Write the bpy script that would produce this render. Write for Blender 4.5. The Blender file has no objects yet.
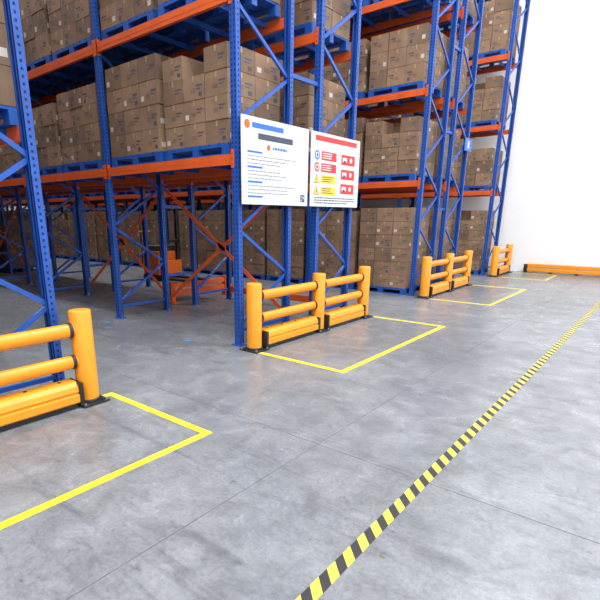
import bpy, math, random
from mathutils import Vector, Matrix
random.seed(7)
S = bpy.context.scene
S.view_settings.view_transform = 'Standard'
S.view_settings.exposure = 0.0

# ------------------------------------------------------------ materials
def mat(name, col, rough=0.5, metal=0.0, var=0.0, scale=5.0, bump=0.0, spec=0.5):
    m = bpy.data.materials.new(name); m.use_nodes = True
    nt = m.node_tree; b = nt.nodes['Principled BSDF']
    b.inputs['Base Color'].default_value = (*col, 1)
    b.inputs['Roughness'].default_value = rough
    b.inputs['Metallic'].default_value = metal
    b.inputs['Specular IOR Level'].default_value = spec
    if var > 0 or bump > 0:
        tc = nt.nodes.new('ShaderNodeTexCoord')
        n = nt.nodes.new('ShaderNodeTexNoise'); n.inputs['Scale'].default_value = scale
        n.inputs['Detail'].default_value = 6
        nt.links.new(tc.outputs['Object'], n.inputs['Vector'])
        r = nt.nodes.new('ShaderNodeValToRGB')
        r.color_ramp.elements[0].position = 0.3; r.color_ramp.elements[1].position = 0.7
        r.color_ramp.elements[0].color = (*[c*(1-var) for c in col], 1)
        r.color_ramp.elements[1].color = (*[min(1, c*(1+var)) for c in col], 1)
        nt.links.new(n.outputs['Fac'], r.inputs['Fac'])
        nt.links.new(r.outputs['Color'], b.inputs['Base Color'])
        if bump > 0:
            bp = nt.nodes.new('ShaderNodeBump'); bp.inputs['Strength'].default_value = bump
            bp.inputs['Distance'].default_value = 0.01
            nt.links.new(n.outputs['Fac'], bp.inputs['Height'])
            nt.links.new(bp.outputs['Normal'], b.inputs['Normal'])
    return m

BLUE = mat('blue_powder_coat', (0.012, 0.075, 0.36), 0.38, 0, 0.15, 3)
HOLE = mat('slot_dark', (0.004, 0.008, 0.02), 0.8)
ORNG = mat('orange_red_beam_paint', (0.68, 0.10, 0.014), 0.45, 0, 0.12, 3)
YEL = mat('guard_yellow_orange_plastic', (0.80, 0.29, 0.012), 0.33, 0, 0.06, 4)
BLK = mat('black_rubber', (0.012, 0.012, 0.014), 0.5)
STEEL = mat('zinc_steel', (0.45, 0.46, 0.48), 0.35, 0.9)
WHITE = mat('sign_white', (0.62, 0.65, 0.68), 0.35)
INK = mat('sign_ink', (0.05, 0.06, 0.09), 0.6)
INKS = mat('sign_ink_grey', (0.18, 0.19, 0.22), 0.6)
RED = mat('sign_red', (0.70, 0.02, 0.02), 0.4)
SYEL = mat('sign_yellow', (0.8, 0.55, 0.02), 0.4)
SBLU = mat('sign_blue', (0.02, 0.13, 0.5), 0.4)
TAPE = mat('yellow_floor_tape', (0.74, 0.62, 0.03), 0.45, 0, 0.22, 8)
CARD = mat('carton_board', (0.235, 0.145, 0.088), 0.75, 0, 0.25, 2.2)
CARD2 = mat('carton_board_dark', (0.175, 0.107, 0.066), 0.75, 0, 0.25, 2.2)
CTAPE = mat('carton_tape', (0.36, 0.24, 0.13), 0.3)
LABEL = mat('carton_label', (0.50, 0.47, 0.43), 0.6)
PBLUE = mat('pallet_blue_plastic', (0.01, 0.08, 0.36), 0.45)
GREY = mat('dark_grey_plastic', (0.05, 0.05, 0.055), 0.5)
LAMP = mat('lamp_housing', (0.8, 0.8, 0.8), 0.4)
WALL = mat('white_wall_paint', (0.88, 0.88, 0.89), 0.6, 0, 0.015, 0.5)
CEIL = mat('white_ceiling', (0.85, 0.85, 0.86), 0.8, 0, 0.01, 0.5)

# hazard tape
HAZ = bpy.data.materials.new('hazard_tape'); HAZ.use_nodes = True
nt = HAZ.node_tree; b = nt.nodes['Principled BSDF']; b.inputs['Roughness'].default_value = 0.45
tc = nt.nodes.new('ShaderNodeTexCoord'); sx = nt.nodes.new('ShaderNodeSeparateXYZ')
nt.links.new(tc.outputs['Object'], sx.inputs[0])
ad = nt.nodes.new('ShaderNodeMath'); ad.operation = 'ADD'
nt.links.new(sx.outputs['X'], ad.inputs[0]); nt.links.new(sx.outputs['Y'], ad.inputs[1])
dv = nt.nodes.new('ShaderNodeMath'); dv.operation = 'DIVIDE'; dv.inputs[1].default_value = 0.145
nt.links.new(ad.outputs[0], dv.inputs[0])
fr = nt.nodes.new('ShaderNodeMath'); fr.operation = 'FRACT'; nt.links.new(dv.outputs[0], fr.inputs[0])
gt = nt.nodes.new('ShaderNodeMath'); gt.operation = 'GREATER_THAN'; gt.inputs[1].default_value = 0.5
nt.links.new(fr.outputs[0], gt.inputs[0])
mx = nt.nodes.new('ShaderNodeMix'); mx.data_type = 'RGBA'
mx.inputs[6].default_value = (0.025, 0.025, 0.025, 1); mx.inputs[7].default_value = (0.60, 0.48, 0.06, 1)
nt.links.new(gt.outputs[0], mx.inputs[0]); nt.links.new(mx.outputs[2], b.inputs['Base Color'])

# concrete
CON = bpy.data.materials.new('polished_concrete'); CON.use_nodes = True
nt = CON.node_tree; b = nt.nodes['Principled BSDF']; L = nt.links.new
tc = nt.nodes.new('ShaderNodeTexCoord')
def noise(sc, det, rg=0.6, dist=0.0, mapscale=None, rot=0):
    n = nt.nodes.new('ShaderNodeTexNoise'); n.inputs['Scale'].default_value = sc
    n.inputs['Detail'].default_value = det; n.inputs['Roughness'].default_value = rg
    n.inputs['Distortion'].default_value = dist
    if mapscale:
        mp = nt.nodes.new('ShaderNodeMapping'); mp.inputs['Scale'].default_value = mapscale
        mp.inputs['Rotation'].default_value = (0, 0, rot)
        L(tc.outputs['Object'], mp.inputs[0]); L(mp.outputs[0], n.inputs['Vector'])
    else:
        L(tc.outputs['Object'], n.inputs['Vector'])
    return n
def ramp(src, p0, c0, p1, c1):
    r = nt.nodes.new('ShaderNodeValToRGB')
    r.color_ramp.elements[0].position = p0; r.color_ramp.elements[1].position = p1
    r.color_ramp.elements[0].color = (*c0, 1); r.color_ramp.elements[1].color = (*c1, 1)
    L(src, r.inputs['Fac']); return r
def mult(a, bb, fac=1.0):
    m = nt.nodes.new('ShaderNodeMix'); m.data_type = 'RGBA'; m.blend_type = 'MULTIPLY'
    m.inputs[0].default_value = fac
    L(a, m.inputs[6]); L(bb, m.inputs[7]); return m
n1 = noise(0.7, 8, 0.62, 0.6)
r1 = ramp(n1.outputs['Fac'], 0.32, (0.158, 0.168, 0.180), 0.70, (0.245, 0.256, 0.268))
n2 = noise(4.0, 12, 0.80, 0.5)
r2 = ramp(n2.outputs['Fac'], 0.38, (0.68, 0.68, 0.69), 0.60, (1.12, 1.12, 1.12))
n3 = noise(1.1, 8, 0.75, 1.5, (1.0, 3.0, 1), 0.5)
r3 = ramp(n3.outputs['Fac'], 0.33, (0.68, 0.68, 0.70), 0.47, (1, 1, 1))
m1 = mult(r1.outputs[0], r2.outputs[0]); m2 = mult(m1.outputs[2], r3.outputs[0])
n4 = noise(9, 6, 0.7, 0)
r4 = ramp(n4.outputs['Fac'], 0.30, (0.42, 0.42, 0.42), 0.37, (1, 1, 1))
m3 = mult(m2.outputs[2], r4.outputs[0])
n5 = noise(1.0, 5, 0.6, 0.3, (0.35, 9.0, 1), 0.9)
r5 = ramp(n5.outputs['Fac'], 0.60, (1, 1, 1), 0.72, (0.72, 0.72, 0.72))
m4 = mult(m3.outputs[2], r5.outputs[0])
n6 = noise(38, 3, 0.6, 0)
r6 = ramp(n6.outputs['Fac'], 0.35, (0.85, 0.85, 0.85), 0.6, (1.05, 1.05, 1.05))
m5 = mult(m4.outputs[2], r6.outputs[0])
L(m5.outputs[2], b.inputs['Base Color'])
rr = nt.nodes.new('ShaderNodeMapRange'); rr.inputs[1].default_value = 0.3; rr.inputs[2].default_value = 0.7
rr.inputs[3].default_value = 0.42; rr.inputs[4].default_value = 0.2
L(n2.outputs['Fac'], rr.inputs[0]); L(rr.outputs[0], b.inputs['Roughness'])
b.inputs['Specular IOR Level'].default_value = 0.5
bp = nt.nodes.new('ShaderNodeBump'); bp.inputs['Strength'].default_value = 0.08; bp.inputs['Distance'].default_value = 0.01
L(n2.outputs['Fac'], bp.inputs['Height']); L(bp.outputs[0], b.inputs['Normal'])

# ------------------------------------------------------------ mesh builder
class MB:
    def __init__(s): s.v = []; s.f = []; s.m = []; s.sm = []; s.mats = []
    def mi(s, m):
        if m not in s.mats: s.mats.append(m)
        return s.mats.index(m)
    def add(s, vs, fs, m, smooth=False):
        o = len(s.v); s.v += [tuple(x) for x in vs]; k = s.mi(m)
        for f in fs:
            s.f.append(tuple(i+o for i in f)); s.m.append(k)
            s.sm.append(smooth if isinstance(smooth, bool) else False)
    def box(s, a, c, m):
        x0, y0, z0 = a; x1, y1, z1 = c
        if x0 > x1: x0, x1 = x1, x0
        if y0 > y1: y0, y1 = y1, y0
        if z0 > z1: z0, z1 = z1, z0
        vs = [(x0,y0,z0),(x1,y0,z0),(x1,y1,z0),(x0,y1,z0),(x0,y0,z1),(x1,y0,z1),(x1,y1,z1),(x0,y1,z1)]
        s.add(vs, [(0,3,2,1),(4,5,6,7),(0,1,5,4),(1,2,6,5),(2,3,7,6),(3,0,4,7)], m)
    def bar(s, p, q, w, h, m, up=(0,0,1)):
        p = Vector(p); q = Vector(q); d = (q-p).normalized(); u = Vector(up)
        if abs(d.dot(u)) > 0.98: u = Vector((1,0,0))
        r = d.cross(u).normalized(); u = r.cross(d)
        vs = []
        for c in (p, q):
            for a, bb in ((-1,-1),(1,-1),(1,1),(-1,1)):
                vs.append(c + r*a*w/2 + u*bb*h/2)
        s.add(vs, [(0,1,2,3)[::-1],(4,5,6,7),(0,1,5,4),(1,2,6,5),(2,3,7,6),(3,0,4,7)], m)
    def cyl(s, p, q, r1, m, r2=None, n=20, sq=1.0, caps=True):
        p = Vector(p); q = Vector(q); d = (q-p).normalized(); r2 = r1 if r2 is None else r2
        u = Vector((0,0,1)) if abs(d.z) < 0.9 else Vector((0,1,0))
        r = d.cross(u).normalized(); u = r.cross(d); vs = []
        for c, rad in ((p, r1), (q, r2)):
            for i in range(n):
                a = 2*math.pi*i/n
                vs.append(c + r*math.cos(a)*rad*sq + u*math.sin(a)*rad)
        s.add(vs, [(i, (i+1) % n, n+(i+1) % n, n+i) for i in range(n)], m, True)
        if caps:
            s.add(vs[:n], [tuple(range(n))[::-1]], m); s.add(vs[n:], [tuple(range(n))], m)
    def lathe(s, cx, cy, prof, m, n=28):
        vs = []
        for r, z in prof:
            for i in range(n):
                a = 2*math.pi*i/n; vs.append((cx+r*math.cos(a), cy+r*math.sin(a), z))
        fs = []
        for k in range(len(prof)-1):
            for i in range(n):
                j = (i+1) % n; fs.append((k*n+i, k*n+j, (k+1)*n+j, (k+1)*n+i))
        s.add(vs, fs, m, True)
        k = len(prof)-1
        s.add(vs[k*n:], [tuple(range(n))], m, True)
    def extrude(s, prof, axis_a, axis_b, m):
        n = len(prof)
        vs = [(x, axis_a, z) for x, z in prof] + [(x, axis_b, z) for x, z in prof]
        s.add(vs, [(i, (i+1) % n, n+(i+1) % n, n+i) for i in range(n)] + [tuple(range(n))[::-1], tuple(range(n, 2*n))], m)
    def obj(s, name, bevel=0.0, loc=(0,0,0), parent=None):
        me = bpy.data.meshes.new(name); me.from_pydata(s.v, [], s.f)
        for m in s.mats: me.materials.append(m)
        me.polygons.foreach_set('material_index', s.m)
        me.polygons.foreach_set('use_smooth', s.sm)
        me.update()
        import bmesh
        bm = bmesh.new(); bm.from_mesh(me)
        bmesh.ops.recalc_face_normals(bm, faces=bm.faces); bm.to_mesh(me); bm.free()
        o = bpy.data.objects.new(name, me); S.collection.objects.link(o); o.location = loc
        if bevel:
            md = o.modifiers.new('bevel', 'BEVEL'); md.width = bevel; md.segments = 2
            md.limit_method = 'ANGLE'; md.angle_limit = math.radians(50)
        if parent: o.parent = parent
        return o

# ------------------------------------------------------------ room
X0, X1, Y0, Y1, H = -31.0, 9.0, -7.0, 17.0, 11.0
def simple(name, a, c, m):
    q = MB(); q.box(a, c, m); return q.obj(name)
simple('floor', (X0, Y0, -0.2), (X1, Y1, 0), CON)
simple('wall_far', (X0, Y1, 0), (X1, Y1+0.2, H), WALL)
simple('wall_near', (X0, Y0-0.2, 0), (X1, Y0, H), WALL)
simple('wall_left', (X0-0.2, Y0, 0), (X0, Y1, H), WALL)
simple('wall_right', (X1, Y0, 0), (X1+0.2, Y1, H), WALL)
simple('ceiling', (X0, Y0, H), (X1, Y1, H+0.2), CEIL)

# floor joints
q = MB(); JM = mat('joint_sealant', (0.10, 0.105, 0.112), 0.7)
for x in (-15.2, -9.2, -1.8, 4.0):
    q.box((x-0.0025, Y0+0.1, 0.0), (x+0.0025, Y1-0.1, 0.0012), JM)
for y in (-3.2, 2.75, 8.7, 14.4):
    q.box((X0+0.1, y-0.0025, 0.0), (X1-0.1, y+0.0025, 0.0012), JM)
q.obj('floor_joint_lines')

# ------------------------------------------------------------ floor tape
TW = 0.032
def tape_box(y0, y1, xa=-3.93, xb=-2.58):
    q = MB(); z = 0.003
    q.box((xa-TW, y0-TW, 0), (xa+TW, y1+TW, z), TAPE)
    q.box((xb-TW, y0-TW, 0), (xb+TW, y1+TW, z), TAPE)
    q.box((xa+TW, y0-TW, 0), (xb-TW, y0+TW, z), TAPE)
    q.box((xa+TW, y1-TW, 0), (xb-TW, y1+TW, z), TAPE)
    return q.obj('yellow_floor_marking')
BAR = [(-0.7, 0.7, 2.11), (4.44, 5.88, 7.24), (9.9, 11.2, 12.5), (14.9, 16.3)]
for i, bb in enumerate(BAR): tape_box(bb[0]-0.06, bb[-1]+(0.23 if i == 0 else 0.14))
q = MB(); q.box((-1.018, Y0+0.5, 0), (-0.945, 16.3, 0.003), HAZ); q.obj('hazard_floor_tape')
DOT = mat('blue_floor_sticker', (0.03, 0.25, 0.62), 0.5)
for x, y in ((-4.96, 4.2), (-6.9, 4.15), (-6.55, 3.95), (-7.9, 3.9)):
    q = MB(); q.cyl((x, y, 0), (x, y, 0.003), 0.05, DOT, n=20); q.obj('blue_floor_sticker')

# ------------------------------------------------------------ barriers
def barrier(ys, x=-3.93):
    q = MB(); R = 0.095; Ht = 0.86
    for y in ys:
        q.box((x-0.15, y-0.13, 0.003), (x+0.15, y+0.13, 0.018), BLK)
        for sx_ in (-1, 1):
            for sy_ in (-1, 1):
                q.cyl((x+sx_*0.125, y+sy_*0.105, 0.018), (x+sx_*0.125, y+sy_*0.105, 0.036), 0.013, STEEL, n=6)
        q.lathe(x, y, [(R+0.014, 0.018), (R+0.014, 0.04), (R+0.003, 0.045)], BLK)
        q.lathe(x, y, [(R, 0.04), (R, Ht-0.012), (R-0.006, Ht-0.003), (R-0.018, Ht), (0.03, Ht+0.002)], YEL)
    for a, c in zip(ys[:-1], ys[1:]):
        for z, r in ((0.69, 0.062), (0.405, 0.060)):
            q.cyl((x, a+R*0.8, z), (x, c-R*0.8, z), r, YEL, n=28, sq=0.8)
            for e in (a+R+0.008, c-R-0.03):
                q.cyl((x, e-0.004, z), (x, e+0.026, z), r+0.006, BLK, n=28, sq=0.84)
        k0, k1 = a+0.14, c-0.14
        zt = 0.245
        prof = [(x-0.085, 0.05), (x+0.10, 0.05), (x+0.115, 0.065), (x+0.115, 0.13), (x+0.098, 0.137), (x+0.098, 0.151),
                (x+0.112, 0.158), (x+0.10, 0.205), (x+0.07, zt-0.008), (x+0.05, zt), (x-0.05, zt), (x-0.085, 0.21)]
        q.extrude(prof, k0, k1, YEL)
        for e0, e1 in ((k0-0.035, k0+0.004), (k1-0.004, k1+0.035)):
            q.box((x-0.088, e0, 0.02), (x+0.122, e1, 0.235), BLK)
        q.box((x-0.07, k0+0.05, 0.003), (x+0.09, k1-0.05, 0.05), BLK)
        nfe = 4
        for i in range(nfe):
            yy = k0 + 0.12 + (k1-k0-0.24)*i/(nfe-1)
            q.cyl((x+0.0, yy, zt), (x+0.0, yy, zt+0.004), 0.016, BLK, n=12)
    return q.obj('rack_end_barrier', bevel=0.003)
for bb in BAR: barrier(bb)

# wall kerb guard
q = MB()
xs = [-3.5, -0.75, 2.0, 4.75, 7.5]
for a, c in zip(xs[:-1], xs[1:]):
    y = 16.78
    for z0, z1 in ((0.04, 0.15), (0.165, 0.27)):
        q.box((a+0.05, y-0.06, z0), (c-0.05, y+0.06, z1), YEL)
for e in xs:
    q.box((e-0.05, 16.78-0.075, 0.0), (e+0.05, 16.78+0.075, 0.255), BLK)
for a, c in zip(xs[:-1], xs[1:]):
    for i in range(1, 4):
        xx = a+(c-a)*i/4
        q.box((xx-0.04, 16.73, 0), (xx+0.04, 16.88, 0.04), BLK)
        q.box((xx-0.02, 16.83, 0.1), (xx+0.02, 16.995, 0.2), BLK)
q.obj('wall_kerb_guard', bevel=0.012)

# ------------------------------------------------------------ racks
BAY = 2.78; XE = -4.25; PW, PD = 0.10, 0.075; BZ = 2.26
LEV = [2.26, 3.96, 5.66, 7.36]; TOPZ = 8.1
def frame(q, x, ya, yb, holes, top):
    for y, sd in ((ya, -1), (yb, 1)):
        yo = y + sd*PD/2; yi = y - sd*PD/2; t = 0.004
        q.box((x-PW/2, yo-sd*t*2, 0.01), (x+PW/2, yo, top), BLUE)
        for s2 in (-1, 1):
            q.box((x+s2*(PW/2-0.006), yo-sd*t*2, 0.01), (x+s2*PW/2, yi, top), BLUE)
            q.box((x+s2*(PW/2-0.03), yi, 0.01), (x+s2*PW/2, yi+sd*0.006, top), BLUE)
        q.box((x-0.08, y-0.07, 0.0), (x+0.08, y+0.07, 0.01), BLUE)
        for bx in (-0.065, 0.065):
            q.cyl((x+bx, y-0.0, 0.01), (x+bx, y, 0.035), 0.01, STEEL, n=6)
        if holes:
            z = 0.12
            while z < top-0.05:
                for s2 in (-1, 1):
                    q.box((x+s2*0.026-0.008, yo, z), (x+s2*0.026+0.008, yo+sd*0.0012, z+0.026), HOLE)
                q.box((x+PW/2, y-0.009, z), (x+PW/2+0.0012, y+0.009, z+0.022), HOLE)
                z += 0.055
    k = 0; st = 0.62
    q.bar((x, ya, 0.20), (x, yb, 0.20), 0.03, 0.04, BLUE)
    z = 0.26
    while z + st < top:
        p, r = (ya, yb) if k % 2 == 0 else (yb, ya)
        q.bar((x, p, z), (x, r, z+st), 0.03, 0.042, BLUE)
        z += st; k += 1
    q.bar((x, ya, min(z+0.02, top-0.05)), (x, yb, min(z+0.02, top-0.05)), 0.03, 0.04, BLUE)

def beam(q, xa, xb, y, z, sd):
    yo = y + sd*(PD/2)
    q.box((xa+PW/2, yo-sd*0.045, z), (xb-PW/2, yo+sd*0.004, z+0.12), ORNG)
    q.box((xa+PW/2, yo+sd*0.004, z+0.05), (xb-PW/2, yo+sd*0.0055, z+0.072), ORNG)
    for e, dd in ((xa+PW/2, 1), (xb-PW/2, -1)):
        q.box((e, yo-sd*0.05, z-0.04), (e+dd*0.006, yo+sd*0.012, z+0.17), ORNG)
        q.box((e-dd*0.045, yo+sd*0.0015, z-0.04), (e+dd*0.006, yo+sd*0.012, z+0.17), ORNG)
        for hz in (0.0, 0.06, 0.12):
            q.cyl((e-dd*0.022, yo+sd*0.012, z+hz), (e-dd*0.022, yo+sd*0.014, z+hz), 0.008, HOLE, n=8)

def rack(pairs, nb, braces=(), low=()):
    q = MB(); top = TOPZ
    for ya, yb in pairs:
        for i in range(nb+1):
            frame(q, XE-i*BAY, ya, yb, (i < 4), top)
        for i in range(nb):
            xb = XE-i*BAY; xa = xb-BAY
            for bz in LEV:
                beam(q, xa, xb, ya, bz, -1); beam(q, xa, xb, yb, bz, 1)
                for fx in (0.14, 0.36, 0.64, 0.86):
                    q.box((xa+BAY*fx-0.02, ya, bz+0.06), (xa+BAY*fx+0.02, yb, bz+0.118), BLUE)
    for i, y, sd in low:
        beam(q, XE-(i+1)*BAY, XE-i*BAY, y, 0.14, sd)
    if len(pairs) == 2:
        for i in range(nb+1):
            for z in (0.6, 1.8, 3.4, 5.0, 6.6, top-0.2):
                q.box((XE-i*BAY-0.02, pairs[0][1]+PD/2, z), (XE-i*BAY+0.02, pairs[1][0]-PD/2, z+0.05), BLUE)
    for (i, y) in braces:
        xb = XE-i*BAY; xa = xb-BAY
        q.bar((xa+0.05, y, 0.25), (xb-0.05, y, 2.1), 0.012, 0.06, ORNG)
        q.bar((xa+0.05, y-0.014, 2.1), (xb-0.05, y-0.014, 0.25), 0.012, 0.06, ORNG)
        q.box((xa+BAY/2-0.08, y-0.02, 1.12), (xa+BAY/2+0.08, y-0.008, 1.26), ORNG)
    return q.obj('pallet_rack')
R1 = [(-0.55, 0.40), (1.05, 2.0)]
R2 = [(4.5, 5.5), (6.2, 7.15)]
R3 = [(10.0, 10.95), (11.45, 12.4)]
R4 = [(15.0, 16.0)]
rack(R1, 9); rack(R2, 9, braces=((0, 5.6), (1, 5.6), (3, 5.6)), low=((0, 7.15, 1),)); rack(R3, 9); rack(R4, 9)

q = MB()
for y in (6.0, 7.5):
    q.box((-7.62, y-0.06, 0), (-7.38, y+0.06, 0.02), ORNG)
    q.box((-7.56, y-0.05, 0.02), (-7.44, y+0.05, 0.42), ORNG)
q.box((-7.54, 6.05, 0.14), (-7.46, 7.45, 0.24), ORNG); q.box((-7.54, 6.05, 0.29), (-7.46, 7.45, 0.38), ORNG)
q.obj('low_steel_guard', bevel=0.004)

# ------------------------------------------------------------ cartons
def load_mesh(nz, ch, seed):
    rnd = random.Random(seed); q = MB()
    W, D = 1.2, 1.0; P = 0.14
    for i in range(7):
        xx = -W/2 + W*i/7; q.box((xx+0.01, -D/2, P-0.025), (xx+W/7-0.01, D/2, P), PBLUE)
    for yy in (-D/2, -0.05, D/2-0.10):
        q.box((-W/2, yy, P-0.045), (W/2, yy+0.10, P-0.025), PBLUE)
        q.box((-W/2, yy, 0), (W/2, yy+0.10, 0.02), PBLUE)
        for xx in (-W/2, -0.06, W/2-0.12):
            q.box((xx, yy, 0.02), (xx+0.12, yy+0.10, P-0.045), PBLUE)
    nx, ny = 3, 2; cw, cd = W/nx, D/ny
    for k in range(nz):
        for i in range(nx):
            for j in range(ny):
                if k == nz-1 and rnd.random() < 0.12: continue
                g = 0.005; jx, jy = rnd.uniform(-.005, .005), rnd.uniform(-.005, .005)
                a = (-W/2+i*cw+g+jx, -D/2+j*cd+g+jy, P+k*ch+0.002)
                c = (a[0]+cw-2*g, a[1]+cd-2*g, P+(k+1)*ch-0.004)
                m = CARD if rnd.random() < 0.65 else CARD2
                q.box(a, c, m)
                e = 0.0015
                for face in ('-y', '+y', '+x', '-x'):
                    if face == '-y' and j != 0 or face == '+y' and j != ny-1: continue
                    if face == '+x' and i != nx-1 or face == '-x' and i != 0: continue
                    def quad(u0, u1, v0, v1, mm, dd=e):
                        z0, z1 = a[2]+(c[2]-a[2])*v0, a[2]+(c[2]-a[2])*v1
                        if face[1] == 'y':
                            yy = a[1]-dd if face[0] == '-' else c[1]+dd
                            yi = a[1] if face[0] == '-' else c[1]
                            q.box((a[0]+(c[0]-a[0])*u0, min(yy, yi), z0), (a[0]+(c[0]-a[0])*u1, max(yy, yi), z1), mm)
                        else:
                            xx = c[0]+dd if face[0] == '+' else a[0]-dd
                            xi = c[0] if face[0] == '+' else a[0]
                            q.box((min(xx, xi), a[1]+(c[1]-a[1])*u0, z0), (max(xx, xi), a[1]+(c[1]-a[1])*u1, z1), mm)
                    quad(0.46, 0.54, 0.76, 1.0, CTAPE)
                    if rnd.random() < 0.35: quad(0.07, 0.24, 0.2, 0.42, LABEL)
                    quad(0.62, 0.9, 0.55, 0.62, INK); quad(0.62, 0.82, 0.42, 0.47, INK)
                    if rnd.random() < 0.4: quad(0.74, 0.88, 0.12, 0.30, INK)
                    quad(0.36, 0.56, 0.30, 0.48, CARD2)
    o = q.obj('carton_pallet_load'); me = o.data; bpy.data.objects.remove(o); return me
TALL = [load_mesh(6, 0.285, 1), load_mesh(6, 0.285, 2), load_mesh(5, 0.33, 3)]
SHORT = [load_mesh(3, 0.33, 4), load_mesh(4, 0.30, 5), load_mesh(4, 0.27, 6)]
def put(me, x, y, z):
    o = bpy.data.objects.new('carton_pallet_load', me); S.collection.objects.link(o)
    o.location = (x + random.uniform(-.02, .02), y + random.uniform(-.015, .015), z)
    if random.random() < 0.5: o.rotation_euler[2] = math.pi
def fill(pair, bays, tall=True, skip=0.0, levels=LEV):
    yc = (pair[0]+pair[1])/2
    for i in bays:
        xb = XE-i*BAY
        for fx in (0.265, 0.735):
            if tall:
                if random.random() >= skip: put(random.choice(TALL), xb-BAY*fx, yc, 0.0)
            else:
                for z in levels:
                    if random.random() >= skip: put(random.choice(SHORT), xb-BAY*fx, yc, z+0.122)
fill(R3[0], range(0, 9)); fill(R3[1], range(0, 9))
fill(R3[0], range(0, 9), False, 0.04); fill(R3[1], range(0, 9), False, 0.04)
fill(R4[0], range(0, 9)); fill(R4[0], range(0, 9), False, 0.04)
fill(R2[1], range(4, 9)); fill(R2[0], range(4, 9))
fill(R2[1], range(0, 9), False, 0.08); fill(R2[0], range(0, 9), False, 0.08)
fill(R1[1], range(4, 9)); fill(R1[0], range(2, 9))
fill(R1[1], range(0, 9), False, 0.08); fill(R1[0], range(0, 9), False, 0.08)

# ------------------------------------------------------------ signs
def panel(y0, y1, z0, z1, name, draw):
    q = MB(); x = XE+PW/2+0.06
    q.box((x-0.012, y0, z0), (x, y1, z1), WHITE)
    for yy in (y0+0.08, y1-0.08):
        for zz in (z0+0.15, z1-0.2):
            q.box((XE+PW/2+0.002, yy-0.02, zz), (x-0.012, yy+0.02, zz+0.05), STEEL)
    w, h = y1-y0, z1-z0
    def r(u0, u1, v0, v1, m, e=0.0015):
        q.box((x, y0+u0, z0+v0), (x+e, y0+u1, z0+v1), m)
    def disc(u, v, rad, m, n=24, e=0.002, rot=0):
        vs = [(x+e, y0+u+rad*math.cos(rot+2*math.pi*i/n), z0+v+rad*math.sin(rot+2*math.pi*i/n)) for i in range(n)]
        vs2 = [(x, a[1], a[2]) for a in vs]
        q.add(vs2+vs, [tuple(range(n, 2*n))]+[(i, (i+1) % n, n+(i+1) % n, n+i) for i in range(n)], m)
    draw(r, disc, w, h); return q.obj(name)
def words(r, u0, u1, v, hh, m, rnd):
    u = u0
    while u < u1-0.02:
        w = rnd.uniform(0.02, 0.07); w = min(w, u1-u); r(u, u+w, v, v+hh, m); u += w+0.012
def draw1(r, disc, w, h0):
    rnd = random.Random(3); h = 0.66
    disc(0.10, h0-0.09, 0.05, ORNG); r(0.19, 0.8, h0-0.12, h0-0.06, SBLU)
    r(0.3, 1.0, h0-0.24, h0-0.17, INK)
    # centred small crest above body text
    disc(0.5, h+0.02, 0.035, ORNG); words(r, 0.58, 0.9, h+0.005, 0.03, SBLU, rnd)
    v = h-0.06
    for k in range(13):
        if k % 4 == 0: r(0.10, 0.38, v, v+0.022, SBLU)
        else: words(r, 0.10, w-0.3-rnd.uniform(0, .35), v+0.004, 0.011, INKS, rnd)
        v -= 0.043
    for i in range(7):
        for j in range(7):
            if (i in (0, 6) or j in (0, 6) or rnd.random() < 0.5): r(w-0.17+i*0.014, w-0.157+i*0.014, 0.05+j*0.014, 0.063+j*0.014, INK)
def draw2(r, disc, w, h0):
    rnd = random.Random(5); h = 0.84
    r(0.1, w-0.1, h0-0.11, h0-0.04, RED)
    rows = [(h-0.14, SBLU), (h-0.30, RED), (h-0.46, SYEL), (h-0.62, SYEL)]
    for k, (v, mi) in enumerate(rows):
        if k < 2:
            disc(0.15, v, 0.065, mi); disc(0.15, v, 0.04, WHITE, e=0.003); disc(0.15, v, 0.022, INK, e=0.004)
        else:
            disc(0.15, v-0.012, 0.085, INK, 3, 0.002, math.pi/2); disc(0.15, v-0.012, 0.07, SYEL, 3, 0.003, math.pi/2)
            r(0.143, 0.157, v-0.03, v+0.015, INK, 0.0045)
        r(0.26, 0.66, v-0.06, v+0.06, RED if k < 2 else SYEL)
        for l in range(3):
            r(0.29, 0.6-rnd.random()*.1, v+0.027-l*0.03, v+0.038-l*0.03, WHITE if k < 2 else INK, 0.003)
    for k, v in enumerate((h-0.15, h-0.36, h-0.57)):
        r(0.80, w-0.14, v-0.075, v+0.07, RED)
        r(0.84, 0.96, v-0.03, v+0.03, WHITE, 0.003); disc(1.08, v, 0.035, WHITE, 20, 0.003)
        r(0.87, 0.93, v-0.05, v-0.01, INK, 0.004)
    for l in range(3): words(r, 0.10, w-0.1-0.2*(l == 2), 0.115-l*0.036, 0.016, INK, rnd)
panel(4.47, 5.83, 1.80, 2.80, 'rack_notice_board', draw1)
panel(5.90, 7.24, 1.80, 2.80, 'rack_safety_sign', draw2)

q = MB(); x = XE+PW/2+0.002; yc, z = 12.45, 3.15
q.box((x, yc-0.3, z), (x+0.012, yc+0.15, z+0.28), SBLU); q.box((x+0.012, yc-0.12, z+0.06), (x+0.014, yc-0.02, z+0.22), WHITE)
q.obj('row_number_sign')

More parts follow.
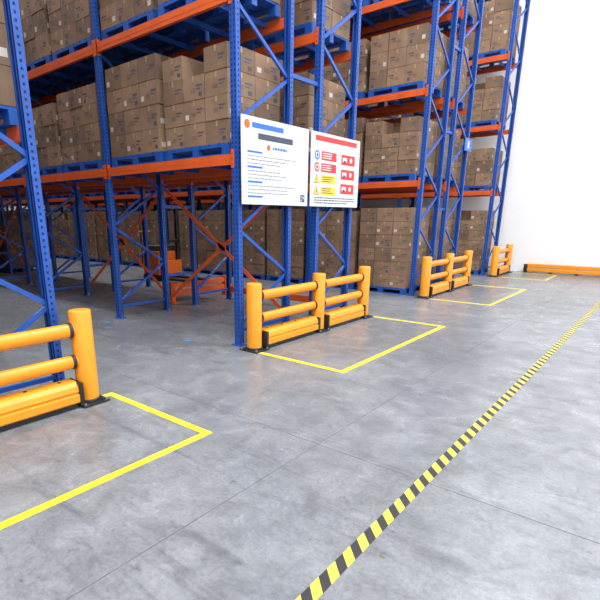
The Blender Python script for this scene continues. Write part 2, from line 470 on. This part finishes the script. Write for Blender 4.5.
# ------------------------------------------------------------ electric stacker
q = MB(); cx, cy = -10.7, 8.3
OB = mat('stacker_orange_body', (0.72, 0.14, 0.012), 0.35)
q.box((cx-0.38, cy-0.35, 0.16), (cx+0.30, cy+0.35, 0.78), OB)
q.box((cx-0.34, cy-0.31, 0.78), (cx+0.20, cy+0.31, 0.92), GREY)
q.box((cx-0.40, cy-0.36, 0.05), (cx+0.32, cy+0.36, 0.16), BLK)
for sy in (-0.26, 0.26):
    q.box((cx+0.32, cy+sy-0.05, 0.05), (cx+0.42, cy+sy+0.05, 1.95), BLK)
    q.box((cx+0.42, cy+sy-0.09, 0.06), (cx+1.5, cy+sy+0.09, 0.12), BLK)
    q.cyl((cx+1.4, cy+sy-0.05, 0.046), (cx+1.4, cy+sy+0.05, 0.046), 0.045, GREY, n=16)
    q.cyl((cx-0.2, cy+sy-0.04, 0.09), (cx-0.2, cy+sy+0.04, 0.09), 0.09, GREY, n=20)
q.box((cx+0.32, cy-0.31, 1.85), (cx+0.42, cy+0.31, 1.95), BLK); q.box((cx+0.32, cy-0.31, 1.0), (cx+0.42, cy+0.31, 1.08), BLK)
q.box((cx+0.42, cy-0.3, 0.12), (cx+0.46, cy+0.3, 0.55), OB)
q.bar((cx-0.36, cy, 0.7), (cx-0.75, cy, 1.25), 0.06, 0.05, BLK)
q.cyl((cx-0.75, cy-0.2, 1.27), (cx-0.75, cy+0.2, 1.27), 0.025, OB, n=12)
q.obj('electric_pallet_stacker', bevel=0.012)

# ------------------------------------------------------------ lights (flush ceiling panels)
def lamp(lx, ly, e):
    q = MB(); z = H-0.12
    q.box((lx-1.25, ly-0.45, z), (lx+1.25, ly+0.45, H-0.002), LAMP)
    o = q.obj('ceiling_light_panel')
    ld = bpy.data.lights.new('lamp_panel', 'AREA'); ld.shape = 'RECTANGLE'; ld.size = 2.4; ld.size_y = 0.8
    ld.energy = e; ld.color = (0.965, 0.985, 1.0)
    lo = bpy.data.objects.new('lamp_panel', ld); S.collection.objects.link(lo)
    lo.location = (lx, ly, z-0.005); lo.parent = o
for ly in (-4, 1.5, 7, 12.5):
    lamp(-1.2, ly, 520); lamp(4.5, ly, 520)
for lx in (-9, -16, -23):
    for ly in (3.25, 8.6, 13.7): lamp(lx, ly, 420)

w = bpy.data.worlds.new('world'); S.world = w; w.use_nodes = True
w.node_tree.nodes['Background'].inputs[0].default_value = (0.8, 0.85, 0.9, 1)
w.node_tree.nodes['Background'].inputs[1].default_value = 0.3

# ------------------------------------------------------------ camera
cd = bpy.data.cameras.new('camera'); cam = bpy.data.objects.new('camera', cd); S.collection.objects.link(cam)
cd.sensor_width = 36; cd.sensor_fit = 'HORIZONTAL'; cd.lens = 476/600*36
cd.shift_x = (300-265)/600; cd.shift_y = (356-300)/600
cam.location = (0, 0, 1.64); cam.rotation_euler = (math.radians(90-16.2), 0, math.radians(40.2))
cd.clip_end = 200
S.camera = cam
